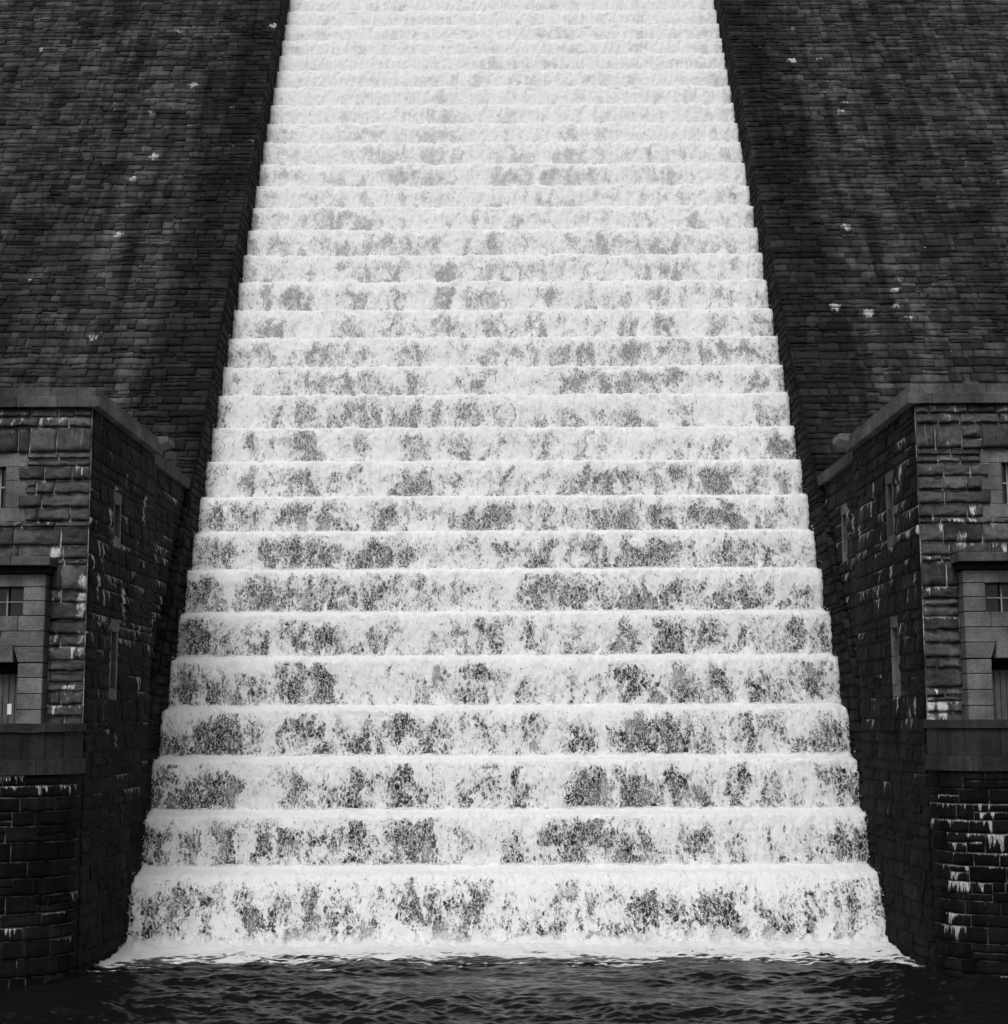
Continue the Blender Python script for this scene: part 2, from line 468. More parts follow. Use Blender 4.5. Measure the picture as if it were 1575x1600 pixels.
# ---------------------------------------------------------------- masonry
def masonry(name, surf, u0, u1, v0, v1, hr, wr, mat, parent, seed, relief=.05, proud=.012, joint=.010, holes=(),
            cell=.09, drip=None, split=.25, umesh=None, hlist=None, tone=None, vmin=None, bias=1.0, rough=1.0, warp=0.0, wedge=.7, wob=.010, spots=(), spotr=.36, spoth=.9, mort=0.2, mn=0.0):
    """coursed rubble: every stone a bulged block in front of a mortar sheet, one mesh"""
    rnd = random.Random(seed)
    vs = [v0]
    i = 0
    while vs[-1] < v1 - hr[0] * .6:
        h = hlist[i % len(hlist)] if hlist else rnd.uniform(*hr)
        i += 1
        vs.append(vs[-1] + h)
    vs[-1] = v1
    for h in holes:                       # a course line at the head and foot of each opening
        for e in (h[2], h[3]):
            if v0 + .05 < e < v1 - .05:
                j = min(range(1, len(vs) - 1), key=lambda q: abs(vs[q] - e))
                if abs(vs[j] - e) < .6 * hr[0] and not any(abs(vs[j] - o) < 1e-6 for hh in holes for o in hh[2:4]):
                    vs[j] = e
                else:
                    vs.append(e); vs.sort()
    blocks, spans = [], []
    for a, b in zip(vs[:-1], vs[1:]):
        if b - a < .02: continue
        segs = [(u0, u1)]
        for h in holes:
            if h[2] < b - 1e-4 and h[3] > a + 1e-4:
                ns = []
                for s0, s1 in segs:
                    if h[1] <= s0 or h[0] >= s1: ns.append((s0, s1)); continue
                    if h[0] > s0: ns.append((s0, h[0]))
                    if h[1] < s1: ns.append((h[1], s1))
                segs = ns
        for s0, s1 in segs:
            spans.append((s0, s1, a, b))
            x = s0
            while x < s1 - 1e-6:
                w = rnd.uniform(*wr) * rnd.choice((.7, 1, 1, 1.4))
                e = x + w
                if s1 - e < wr[0] * .6: e = s1
                if rnd.random() < split and b - a > .29:
                    m = a + (b - a) * rnd.uniform(.38, .62)
                    blocks.append((x, e, a, m)); 
                    if rnd.random() < .5 and e - x > .5:
                        q = x + (e - x) * rnd.uniform(.35, .65)
                        blocks.append((x, q, m, b)); blocks.append((q, e, m, b))
                    else: blocks.append((x, e, m, b))
                else:
                    blocks.append((x, e, a, b))
                x = e
    U, V, E, RN, TN, DA, VD, Q, SK, LO, GV = [], [], [], [], [], [], [], [], [], [], []
    off = 0
    for (a, b, c, d) in blocks:
        if vmin is not None and d < vmin: continue
        g = joint * rnd.uniform(.5, 1.3)
        a, b, c, d = a + g, b - g, c + g, d - g
        if b - a < .03 or d - c < .03: continue
        nx = max(3, min(16, int((b - a) / cell) + 2)); ny = max(3, min(9, int((d - c) / cell) + 2))
        jit = lambda: rnd.uniform(-.012, .012) * (1 + warp * 30)
        iu, iv = min(.2, .016 / (b - a)), min(.2, .016 / (d - c))
        fu = np.concatenate([[0], np.linspace(iu, 1 - iu, nx), [1]]); fv = np.concatenate([[0], np.linspace(iv, 1 - iv, ny), [1]])
        fu = np.concatenate([[0], fu, [1]]); fv = np.concatenate([[0], fv, [1]])
        gu, gv = np.meshgrid(fu, fv)
        sk = np.zeros_like(gu); sk[0] = sk[-1] = 1; sk[:, 0] = sk[:, -1] = 1
        ca = [jit() for _ in range(4)]
        uu = a + (b - a) * gu + (ca[0] * (1 - gv) + ca[1] * gv) * (1 - abs(2 * gu - 1))
        vv = c + (d - c) * gv + (ca[2] * (1 - gu) + ca[3] * gu) * (1 - abs(2 * gv - 1)) * .5
        ed = np.minimum(np.minimum(uu - a, b - uu), np.minimum(vv - c, d - vv))
        r = rnd.random()
        n = gu.size
        U.append(uu.ravel()); V.append(vv.ravel()); E.append(ed.ravel()); SK.append(sk.ravel())
        RN.append(np.full(n, r)); TN.append(np.full(n, (rnd.random() ** bias) if tone is None else tone(rnd)))
        dr = drip((a + b) / 2, (c + d) / 2, rnd) if drip else 0.0
        DA.append(np.full(n, dr)); VD.append((d - vv).ravel())
        GV.append(gv.ravel())
        LO.append(np.full(n, rnd.uniform(-.4, 1.0)))
        Q.append(grid_quads(ny + 4, nx + 4, off)); off += n
    U, V, E, RN, TN, DA, VD, SK, LO, GV = map(np.concatenate, (U, V, E, RN, TN, DA, VD, SK, LO, GV))
    Q = np.concatenate(Q)
    if warp:
        V = V + warp * fbm(U * .9, V * .5, 12.0, 3, .6) * (U - u0 > .01) * (u1 - U > .01)
    inr = (U - u0 > .015) & (u1 - U > .015)
    U, V = (U + inr * wob * 2.2 * fbm(U * 5, V * 5, RN * 40 + 2, 3, .6), V + inr * wob * 2.2 * fbm(U * 5, V * 5, RN * 40 + 70, 3, .6))
    LM = np.zeros_like(U)
    for a, b, am in spots:
        LM = np.maximum(LM, am * np.clip(1.25 - np.hypot((U - a) / spotr, (V - b) / (spotr * spoth * np.where(V > b, .7, 1.5))), 0, 1))
    sh = .55 * sstep(-.004, .016, E) + .45 * sstep(-.002, .08, E)
    rock = fbm(U * 4.2, V * 6.0, RN * 91, 4, .6)
    ridge = 1 - 2 * np.abs(perlin(U * 2.3, V * 5.0, RN * 53 + 9))
    N = proud + LO * proud * .8 + relief * sh * (.35 + wedge * (.5 - GV) + .42 * rough * (1.5 - .8 * GV) * (1.0 * rock + .55 * ridge + .55 * fbm(U * 10, V * 13, RN * 17, 2, .6)))
    N = np.maximum(N, mn + .002 + .004 * RN)
    N = np.where(SK > 0, -.03, N)
    W = np.stack([U, V, RN], -1)
    S = np.stack([TN, DA, VD], -1)
    # mortar behind the stones
    mu, mv, mq, o2 = [], [], [], 0
    for s0, s1, a, b in spans:
        k = max(2, int((s1 - s0) / (umesh or 4.0)) + 2)
        gu, gv = np.meshgrid(np.linspace(s0, s1, k), [a, b])
        mu.append(gu.ravel()); mv.append(gv.ravel()); mq.append(grid_quads(2, k, o2 + off)); o2 += gu.size
    mu, mv = np.concatenate(mu), np.concatenate(mv)
    P = np.concatenate([surf(U, V, N), surf(mu, mv, np.full_like(mu, mn))])
    W = np.concatenate([W, np.stack([mu, mv, mu * 0 + .5], -1)])
    mt = mort
    LM = np.concatenate([LM, mu * 0])
    S = np.concatenate([S, np.stack([mu * 0 + mt, mu * 0, mu * 0], -1)])
    return mesh_np(name, P, np.concatenate([Q] + mq), mat, parent, {'wall': W, 'stain': S, 'lime': LM})


# ---------------------------------------------------------------- step lips
ROWS = [1355, 1265, 1180, 1100, 1022, 952, 885, 825, 770, 715, 663, 612, 568, 523, 480, 436, 395, 355, 320,
        287, 253, 220, 190, 161, 133, 107, 83, 60, 37, 15, -7, -28, -49]
LIPS = [(Y_, Z_ - .28) for Y_, Z_ in map(lip_at, ROWS)]

# ---------------------------------------------------------------- the dam
dam = empty('dam', (0, 46, 0), 'tall dark rubble stone dam whose sloping face stands behind the white stepped cascade', 'dam')
VTOP = (LIPS[-1][1] + 1.2) / math.sin(PHI)
cosP, sinP = math.cos(PHI), math.sin(PHI)

# lime spots seen on the face: photograph pixel -> face coordinates
def face_uv(x, y):
    dx, t = (x - 787.5) / F_PX, (800 - y) / F_PX
    dy, dz = math.cos(TH) - t * math.sin(TH), math.sin(TH) + t * math.cos(TH)
    # point (s*dx, s*dy, CAM_Z+s*dz) on Y = YF + .708 Z
    s_ = (YF + .708 * CAM_Z) / (dy - .708 * dz)
    return s_ * dx, (CAM_Z + s_ * dz) / sinP


SPOTS = [face_uv(*p) + (a,) for p, a in (
    ((1305, 483), .9), ((1357, 492), 1.0), ((1400, 458), .8), ((1402, 482), .7), ((1422, 500), .6), ((1310, 355), .5),
    ((1325, 358), .8), ((1240, 97), .9), ((1282, 95), .6), ((1318, 178), .8), ((1322, 165), .6), ((1240, 48), .6),
    ((1290, 150), .6), ((1345, 347), .35), ((1360, 347), .35), ((1258, 372), .35), ((1262, 355), .4), ((1560, 290), .5),
    ((305, 131), .9), ((243, 243), .9), ((210, 278), .8), ((186, 364), .8), ((432, 40), .9), ((427, 57), .4),
    ((281, 48), .6), ((397, 219), .5), ((241, 175), .6), ((68, 75), .6), ((147, 525), .7), ((190, 508), .5),
    ((341, 231), .5), ((363, 228), .5), ((1235, 245), .35), ((1405, 438), .6))]


def dam_drip(sx):
    def f(u, v, rnd):
        return rnd.uniform(.1, .5) if rnd.random() < .02 else 0.0
    return f


for sx, sd in ((-1, 3), (1, 4)):
    def wing(u, v, n, sx=sx):
        bow = .05 * fbm(u * .25, v * .25, 2.0 + sx, 2)
        m = n + bow
        return np.stack([sx * u, YF + v * cosP - m * sinP, v * sinP + m * cosP], -1)
    o = masonry('face_wall', wing, XW, 29.0, -0.6, VTOP, (.22, .44), (.30, 1.0), M_DAM, dam, 100 + sd, relief=.085, mn=.012, mort=.30,
                proud=.038, joint=.014, cell=.11, wob=.022, drip=dam_drip(sx), split=.24, warp=.06, wedge=.25, spotr=.30,
                spots=[(abs(a), b, am * 1.2) for a, b, am in SPOTS if a * sx > 0])

    def ret(u, v, n, sx=sx):       # side of the channel: u metres back from the face, v up the slope
        rag = np.clip(1 - u / .5, 0, 1) * (.09 * fbm(u * 0, v * 1.6, 5.0 + sx, 3))
        return np.stack([sx * (XW - n), YF + v * cosP + u + .02 + rag, v * sinP + 0 * u], -1)
    masonry('channel_wall', ret, 0.0, 4.2, -0.6, VTOP, (.25, .5), (.4, .9), M_RETURN, dam, 140 + sd, relief=.07,
            proud=.03, joint=.016, cell=.14, split=.2)
# crest and back so that the dam is a solid body
bx = Boxes()
yb = YF + VTOP * cosP
zt = VTOP * sinP
for sx in (-1, 1):
    bx.box(sx * (XW + .05), sx * 29, yb - .1, yb + 3, zt - 2, zt + .15, .03)
    bx.box(sx * (XW + .05), sx * 29, yb + .3, yb + 2.9, -1, zt - 2.01, .03)
bx.build('crest', M_TRIM, dam)
for i, (Y, Z) in enumerate(LIPS):
    bx = Boxes()
    lo = LIPS[i - 1][1] - .25 if i else -1.0
    n = 9
    rr = random.Random(i)
    xs = [-XW - .3] + [(-XW - .3) + (2 * XW + .6) * (k + rr.uniform(-.25, .25)) / n for k in range(1, n)] + [XW + .3]
    for a, b in zip(xs[:-1], xs[1:]):
        bx.box(a + .004, b - .004, Y + rr.uniform(0, .02), Y + 3.2, lo, Z - rr.uniform(0, .015), .04)
    bx.build('step', M_STEP, dam)

# ---------------------------------------------------------------- the waterfall
fallroot = empty('waterfall', (0, 40, 0), 'white foaming water tumbling in even tiers down the stepped spillway between the two stone towers', 'waterfall')
XE = 9.66
NC = 440
ucol = np.linspace(-XE, XE, NC)
spray_pts = []
for i, (Y, Z) in enumerate(LIPS):
    Zl = LIPS[i - 1][1] if i else 0.0
    Yup = LIPS[i + 1][0] if i + 1 < len(LIPS) else Y + 1.1
    H = Z - Zl
    H2 = H + (.10 if i else .10)
    nf = max(12, int(H2 / .042))
    td = np.linspace(1, 0, 9)[:-1]
    tr_y = Y + (Yup - Y) * .72 * td
    tr_z = Z + .17 + .16 * td ** 2 * H / 1.6
    rise = 0.13
    dr = np.linspace(0, 1, nf)
    thrown = .40 * min(1, H / 1.5) if i else 1.15
    fy = Y - .10 - thrown * np.sqrt(np.maximum(dr, 0)) * .8 - .05 * np.sin(dr * 3.1)
    fz = Z + .15 - (H2 + .0) * dr ** 1.25
    py, pz = np.concatenate([tr_y, fy]), np.concatenate([tr_z, fz])
    arc = np.concatenate([[0], np.cumsum(np.hypot(np.diff(py), np.diff(pz)))])
    fr = np.concatenate([-td, dr])
    s0 = arc[8]
    u, a = np.meshgrid(ucol, arc - s0)
    f = np.meshgrid(ucol, fr)[1]
    k = i * 3.77
    lump = fbm(u * 1.5, a * 1.4, k, 4, .55)
    colr = fbm(u * 2.4, a * .35, k + 40, 3, .6)
    fine = fbm(u * 7.5, a * 4.0, k + 80, 2, .6)
    wf = sstep(-.02, .25, f)
    dn = (1 - wf) * (.05 * lump + .035 * fine) + wf * (.075 * colr + .05 * fine + .03 * lump)
    lipw = np.exp(-((f - .0) / .12) ** 2)
    YY = np.repeat(py[:, None], NC, 1) - wf * dn - (lipw * .09) * (lump + .3)
    ZZ = np.repeat(pz[:, None], NC, 1) + (1 - wf) * dn + lipw * (.04 * fine + .05 * fbm(u * .7, u * 0, k + 11, 2))
    XX = u + .03 * fine
    XX = np.clip(XX, -XE - .02, XE + .02)
    opn = {0: .84}.get(i, np.interp(i, [1, 6, 15, 21, 26, 32], [.89, .87, .74, .60, .45, .32]))
    ed = XE - np.abs(u) + .06
    mask = np.stack([f, f * 0 + opn, ed], -1).reshape(-1, 3)
    flow = np.stack([u, a, u * 0 + i], -1).reshape(-1, 3)
    mesh_np('water_tier', np.stack([XX, YY, ZZ], -1).reshape(-1, 3), grid_quads(len(py), NC), M_FOAM, fallroot,
            {'mask': mask, 'flow': flow})
    # drops thrown clear of the sheet
    rs = np.random.RandomState(900 + i)
    nd = 4600 if i < 14 else 2000
    jj = rs.randint(0, NC, nd); ii = (8 + (nf - 1) * rs.beta(1.2, 1.0, nd)).astype(int)
    P = np.stack([XX[ii, jj], YY[ii, jj], ZZ[ii, jj]], -1)
    P += np.stack([rs.normal(0, .05, nd), -np.abs(rs.normal(0, .13, nd)) - .01, rs.normal(.04, .10, nd)], -1)
    P[:, 0] = np.clip(P[:, 0], -9.6, 9.6)
    P = P[P[:, 2] > .05]
    spray_pts.append(P)

# spray: small stretched drops
P = np.concatenate(spray_pts)
rs = np.random.RandomState(77)
n = len(P)
rad = (.006 + .016 * rs.beta(1.2, 4, n))[:, None, None]
octv = np.array([(1, 0, 0), (-1, 0, 0), (0, 1, 0), (0, -1, 0), (0, 0, 1.9), (0, 0, -1.9)], float)
vv = P[:, None, :] + octv[None] * rad
octf = np.array([(0, 2, 4), (2, 1, 4), (1, 3, 4), (3, 0, 4), (2, 0, 5), (1, 2, 5), (3, 1, 5), (0, 3, 5)])
ff = (octf[None] + (np.arange(n) * 6)[:, None, None]).reshape(-1, 3)
sp = mesh_np('spray', vv.reshape(-1, 3), None, M_SPRAY, fallroot, tris=ff)
sp['kind'] = 'stuff'


# ---------------------------------------------------------------- the pool
def wave(x, y):
    amp = .6 + .4 * sstep(41, 33, y)
    w = .16 * fbm(x * .5 + 3, y * .85, 1.0, 2, .5) + .11 * fbm(x * 1.35 + .3 * y, y * 2.1, 4.0, 3, .55)
    c = 1 - np.abs(perlin(x * .9 + 20, y * 2.1, 8.0)) * 2
    w = w + .035 * c + .026 * fbm(x * 4.5, y * 8.0, 2.0, 2, .5)
    return .88 * w * amp * (.62 + .75 * sstep(-.35, .35, fbm(x * .13 + .09 * y, y * .33, 15.0, 3, .6)))


xs = np.concatenate([np.linspace(-70, -17, 30)[:-1], np.linspace(-17, 17, 620), np.linspace(17, 70, 30)[1:]])
ys = np.concatenate([np.linspace(-60, 26, 60)[:-1], np.linspace(26, 42, 420), np.linspace(42, 60, 10)[1:]])
gx, gy = np.meshgrid(xs, ys)
gz = wave(gx, gy)
o = mesh_np('water', np.stack([gx, gy, gz], -1).reshape(-1, 3), grid_quads(len(ys), len(xs)), M_POOL)
o['kind'] = 'structure'
o['label'] = 'dark rippled pool below the foot of the cascade'

# foam spreading over the pool at the foot of the cascade
xs = np.linspace(-9.66, 9.66, 420)
rows = np.linspace(0, 1, 46)
gx, gr = np.meshgrid(xs, rows)
tongue = 3.0 + 1.1 * sstep(7.6, 9.6, np.abs(gx)) + .5 * perlin(gx * .35, gx * 0, 3.0)
gy = 41.2 - gr * (tongue + 1.0)
gz = wave(gx, gy) + .02 + .17 * (1 - sstep(0, .42, gr)) * (.8 + .9 * fbm(gx * 1.6, gy * 2.2, 6.0, 3)) + .10 * (1 - gr) * fbm(gx * 4, gy * 5, 2.0, 2) + .30 * np.clip(fbm(gx * 3.2, gy * 3.5, 21.0, 3, .6) + .1, 0, 1) * sstep(.34, .16, gr)
mesh_np('foam', np.stack([gx, gy, gz], -1).reshape(-1, 3), grid_quads(len(rows), len(xs)), M_APRON, fallroot,
        {'mask': np.stack([gr, gr, gr], -1).reshape(-1, 3), 'flow': np.stack([gx, gy, gx * 0], -1).reshape(-1, 3)})


# ---------------------------------------------------------------- the towers
XC = 11.80                        # centre line of a tower
XO = 2 * XC - XT                  # outer wall
YB = 42.45                        # back of the tower
Z_CORN = z_at(636, YT)            # underside of the cornice
Z_FLOOR = z_at(1205, YT)
FB = YT - .42                     # front of the door surround


def recess(name, sx, x0, x1, z0, z1, y0, y1, mat, parent):
    """opening lined on four sides, closed at the back (x = distance from the axis)"""
    v = [(sx * x, y, z) for y in (y0, y1) for x, z in ((x0, z0), (x1, z0), (x1, z1), (x0, z1))]
    q = [(0, 1, 5, 4), (1, 2, 6, 5), (2, 3, 7, 6), (3, 0, 4, 7), (4, 5, 6, 7)]
    return mesh_np(name, v, q, mat, parent, smooth=False)


def recess_side(name, sx, ya, yb_, z0, z1, x0, x1, mat, parent):
    v = [(sx * x, y, z) for x in (x0, x1) for y, z in ((ya, z0), (yb_, z0), (yb_, z1), (ya, z1))]
    q = [(0, 1, 5, 4), (1, 2, 6, 5), (2, 3, 7, 6), (3, 0, 4, 7), (4, 5, 6, 7)]
    return mesh_np(name, v, q, mat, parent, smooth=False)


def front_uv(p):                  # photograph pixel -> (distance from axis, height) on the tower fronts
    z = z_at(p[1], YT)
    return abs(p[0] - 787.5) * (YT * math.cos(TH) + (z - CAM_Z) * math.sin(TH)) / F_PX, z


def side_uv(p):                   # photograph pixel -> (metres back from the front, height) on a tower's inner wall
    zc = XT * F_PX / abs(p[0] - 787.5)
    t = (800 - p[1]) / F_PX
    return zc * (math.cos(TH) - t * math.sin(TH)) - YT, CAM_Z + zc * (math.sin(TH) + t * math.cos(TH))


LIME = {-1: ([(88, 858, 1), (134, 905, 1), (131, 930, .9), (126, 945, .8), (103, 1075, .8), (84, 992, .75), (128, 990, .75), (40, 652, .7),
              (22, 655, .55), (112, 1068, .7), (128, 1010, .6), (112, 955, .45)],
             [(170, 800, .75), (178, 765, .7), (224, 778, .65), (189, 925, .95), (212, 850, .5), (172, 705, .45), (150, 905, .8), (195, 742, .5),
              (208, 745, .45), (256, 850, .5), (190, 955, .6), (165, 975, .5), (222, 800, .6), (176, 1150, .5), (150, 1080, .4)]),
        1: ([(1446, 690, .5), (1478, 694, .45), (1470, 728, .5), (1452, 735, .4), (1500, 843, .9), (1450, 1103, 1), (1470, 1108, 1), (1450, 1118, .9),
             (1482, 1020, .6), (1445, 945, .5), (1478, 655, .6), (1550, 712, .8), (1440, 1095, .8)],
            [(1332, 838, .9), (1320, 815, .8), (1327, 858, .7), (1405, 758, .6), (1410, 735, .7), (1345, 830, .7), (1368, 765, .6), (1312, 800, .7),
             (1380, 845, .6), (1432, 905, .6), (1375, 925, .5), (1425, 1120, .6), (1432, 1100, .6), (1420, 925, .5), (1302, 800, .6), (1310, 860, .6)])}


def tower(sx, label, seed, slits, wing_slit, pipe, plate, lime):
    rnd = random.Random(seed)
    root = empty('stone_tower', (sx * XC, YT, 0), label, 'tower', 'stone towers beside the cascade')
    # --- front wall
    win_up = (XC - .17, XC + .17, z_at(792, YT), z_at(722, YT))
    sur = (XC - 1.31, XC + 1.31, Z_FLOOR, z_at(880, YT))
    quo = [(XC - w, XC + w, a, b) for w, a, b in
           [(.46 if k % 2 else .66, z_at(812 - 21.4 * k, YT), z_at(812 - 21.4 * (k + 1), YT)) for k in range(5)]]

    lf = [front_uv(p) + (p[2],) for p in LIME[sx][0]]
    ls = [side_uv(p) + (p[2] * 1.35,) for p in LIME[sx][1]]

    def front(u, v, n):
        return np.stack([sx * u, YT - n, v], -1)

    def fdrip(u, v, rnd):
        near = max(0, 1 - abs(v - lime) / 1.2)
        r = rnd.random()
        if r < .15 + .35 * near: return rnd.uniform(.3, 1.0)
        return .16 * rnd.random()
    masonry('front_wall', front, XT, XO, Z_FLOOR - .2, Z_CORN, (.22, .46), (.38, .95), M_TOWER, root, seed,
            relief=.13, proud=.030, joint=.015, cell=.032, mort=1.6, mn=.014, holes=[sur] + quo, drip=fdrip, split=.16, spots=lf, spotr=.20, spoth=1.7,
            hlist=[.33, .41, .28, .47, .25, .31, .44, .25, .33, .28])
    # --- inner side wall, in the shade of the channel
    holes, sl = [], []
    for (yc, za, zb) in slits:
        holes.append((yc - .42 - YT, yc + .42 - YT, za, zb)); sl.append((yc, za, zb))

    def side(u, v, n):
        return np.stack([sx * (XT - n), YT + u, v], -1)

    def sdrip(u, v, rnd):
        if v < 3.5: return .12 * rnd.random() if rnd.random() < .2 else 0
        band = max(0, 1 - abs(v - (lime - u * .15)) / 2.2)
        r = rnd.random()
        if r < .08 + .36 * band: return rnd.uniform(.3, 1.0)
        return .1 * rnd.random()
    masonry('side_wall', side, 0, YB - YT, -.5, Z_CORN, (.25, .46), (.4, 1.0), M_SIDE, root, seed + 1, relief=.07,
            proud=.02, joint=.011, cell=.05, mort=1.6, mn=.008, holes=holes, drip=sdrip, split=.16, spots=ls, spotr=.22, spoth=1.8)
    for (yc, za, zb) in sl:
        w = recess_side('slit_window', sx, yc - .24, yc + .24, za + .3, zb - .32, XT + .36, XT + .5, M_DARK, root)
        bx = Boxes()
        m = (za + zb) / 2
        xa, xb = sx * (XT - .035), sx * (XT + .38)
        bx.box(xa, xb, yc - .41, yc + .41, zb - .31, zb - .01, .01)
        bx.box(xa, xb, yc - .41, yc + .41, za + .01, za + .29, .01)
        for s in (-1, 1):
            ya, yb2 = sorted((yc + s * .24, yc + s * .41))
            bx.box(xa, xb, ya, yb2, za + .30, m - .006, .01); bx.box(xa, xb, ya, yb2, m + .006, zb - .32, .01)
        bx.build('surround', M_SLIT, w)
    # --- wing linking the tower to the dam face, set back a little
    XG = XT + .28

    def wingw(u, v, n):
        return np.stack([sx * (XG - n), YB + u, v], -1)
    zw = z_at(716, YB)
    wh = []
    if wing_slit: wh = [(wing_slit[0] - .42 - YB, wing_slit[0] + .42 - YB, wing_slit[1], wing_slit[2])]
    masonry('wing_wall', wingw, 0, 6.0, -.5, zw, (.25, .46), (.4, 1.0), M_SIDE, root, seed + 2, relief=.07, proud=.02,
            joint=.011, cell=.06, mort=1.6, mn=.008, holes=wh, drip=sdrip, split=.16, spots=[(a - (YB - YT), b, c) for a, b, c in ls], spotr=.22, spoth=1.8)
    if wing_slit:
        yc, za, zb = wing_slit
        w = recess_side('slit_window', sx, yc - .24, yc + .24, za + .3, zb - .32, XG + .36, XG + .5, M_DARK, root)
        bx = Boxes()
        xa, xb = sx * (XG - .035), sx * (XG + .38)
        bx.box(xa, xb, yc - .41, yc + .41, zb - .31, zb - .01, .01)
        bx.box(xa, xb, yc - .41, yc + .41, za + .01, za + .29, .01)
        for s in (-1, 1):
            ya, yb2 = sorted((yc + s * .24, yc + s * .41))
            bx.box(xa, xb, ya, yb2, za + .30, zb - .32, .01)
        bx.build('surround', M_SLIT, w)
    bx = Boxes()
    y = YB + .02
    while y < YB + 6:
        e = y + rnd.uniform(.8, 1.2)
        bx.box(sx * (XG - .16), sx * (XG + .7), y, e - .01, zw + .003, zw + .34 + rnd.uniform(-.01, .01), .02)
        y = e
    bx.build('wing_coping', M_COPING, root)
    # stone at the end of the tower cornice, jutting over the channel
    prism('projecting_stone', [(sx * 9.95, zw + .66), (sx * 9.28, zw + .66), (sx * 9.28, zw + .50), (sx * 9.74, zw + .36), (sx * 9.95, zw + .36)],
          YB + .04, YB + .9, M_ASHLAR, root)
    # --- cornice and blocking course
    h1, h2 = z_at(619, YT) - Z_CORN, z_at(604, YT) - z_at(619, YT)
    for nm, p, z0, z1 in (('cornice', .22, Z_CORN + .003, Z_CORN + h1), ('blocking_course', .10, Z_CORN + h1 + .004, Z_CORN + h1 + h2)):
        bx = Boxes()
        x = XT - p
        first = True
        while x < XO + p - .01:
            e = min(x + rnd.uniform(.55, 1.15), XO + p)
            bx.box(sx * (x + .004), sx * (e - .004), YT - p + rnd.uniform(0, .006), YT + .5, z0, z1 + rnd.uniform(-.006, 0), .012)
            x = e
        y = YT + .51
        while y < YB - .02:
            e = min(y + rnd.uniform(.7, 1.2), YB)
            bx.box(sx * (XT - p + rnd.uniform(0, .006)), sx * (XT + .5), y + .004, e - .004, z0, z1 + rnd.uniform(-.006, 0), .012)
            y = e
        bx.build(nm, M_TRIM, root)
    # roof, back and outer wall close the body
    bx = Boxes()
    bx.box(sx * (XT + .52), sx * (XO + .05), YT + .52, YB - .02, Z_CORN - .1, Z_CORN + h1 + h2 - .05, .02)
    bx.build('roof', M_TRIM, root)
    bx = Boxes()
    bx.box(sx * (XO - .3), sx * (XO + .02), YT + .06, YB, -.5, Z_CORN - .003, .02)
    bx.box(sx * (XT + .5), sx * (XO - .31), YB - .3, YB - .01, -.5, Z_CORN - .11, .02)
    bx.build('outer_wall', M_SIDE, root)
    # --- upper window
    w = recess('window', sx, win_up[0], win_up[1], win_up[2], win_up[3], YT - .02, YT + .22, M_GLASS, root)
    bx = Boxes()
    for (a, b, c, d) in quo:
        for s in (-1, 1):
            i0 = .17 if (c > win_up[2] - .12 and d < win_up[3] + .02) else 0.0
            xa, xb = sorted((XC + s * i0, XC + s * (b - XC)))
            if xb - xa > .05: bx.box(sx * (xa + .004), sx * (xb - .004), YT - .03, YT + .2, c + .004, d - .004, .008)
    bx.build('surround', M_ASHLAR, w)
    bx = Boxes()
    bx.box(sx * (XC - .02), sx * (XC + .02), YT + .15, YT + .19, win_up[2], win_up[3], .004)
    bx.box(sx * (XC - .165), sx * (XC + .165), YT + .152, YT + .188, (win_up[2] + win_up[3]) / 2 - .02, (win_up[2] + win_up[3]) / 2 + .02, .004)
    bx.build('frame', M_FRAME, w)
    # --- door surround of smooth ashlar
    zz = lambda y: z_at(y, FB)
    bx = Boxes()
    D = YT + .3
    half = 1.31
    g = .006

    def blk(x0, x1, ya, yb2, dy=0.0):          # rows ya (top) .. yb2 (bottom) of the photograph
        for s in (-1, 1):
            a, b = sorted((XC + s * x0, XC + s * x1))
            jb[s].box(sx * (a + g), sx * (b - g), FB + dy, D, zz(yb2) + g, zz(ya) - g, .014)
    jb = {-1: Boxes(), 1: Boxes()}
    blk(.80, half, 914, 936); blk(.80, half, 936, 959)
    for s in (-1, 1): jb[s].build('window_jamb', M_ASHLAR, root)
    jb = {-1: bx, 1: bx}
    blk(0, half, 894, 914)
    bx.build('window_head', M_ASHLAR, root)
    bx = Boxes()
    jb = {-1: bx, 1: bx}
    blk(.70, half, 959, 983); blk(0, .70, 959, 983, .004)
    bx.build('window_sill', M_ASHLAR, root)
    jb = {-1: Boxes(), 1: Boxes()}
    for ya, yb2 in ((1033, 1056), (1056, 1081), (1081, 1106), (1106, 1130), (1130, 1155), (1155, 1180), (1180, 1204)):
        blk(.73, half, ya, yb2)
    for s in (-1, 1): jb[s].build('door_jamb', M_ASHLAR, root)
    # flat arch of shaped stones
    lintel = []
    zt_, zm, zb_ = zz(983) - g, zz(1007), zz(1032) + g
    for s in (-1, 1):
        P_ = lambda x, z: (sx * (XC + s * x), z)
        a = prism('lintel_stone', [P_(.34, zt_), P_(half - g, zt_), P_(half - g, zm + g), P_(.74 - .14, zm + g), P_(.60 + .02, zb_), P_(.18, zb_)], FB, D, M_ASHLAR, root)
        b = prism('lintel_stone', [P_(.62, zm - g), P_(half - g, zm - g), P_(half - g, zb_), P_(.735, zb_), P_(.64, zb_)] if False else
                  [P_(.615, zm - g), P_(half - g, zm - g), P_(half - g, zb_), P_(.735, zb_)], FB, D, M_ASHLAR, root)
    prism('keystone', [(sx * (XC - .33), zt_), (sx * (XC + .33), zt_), (sx * (XC + .17), zb_), (sx * (XC - .17), zb_)], FB - .02, D, M_ASHLAR, root)
    # hood over the surround
    bx = Boxes()
    x = XC - 1.47
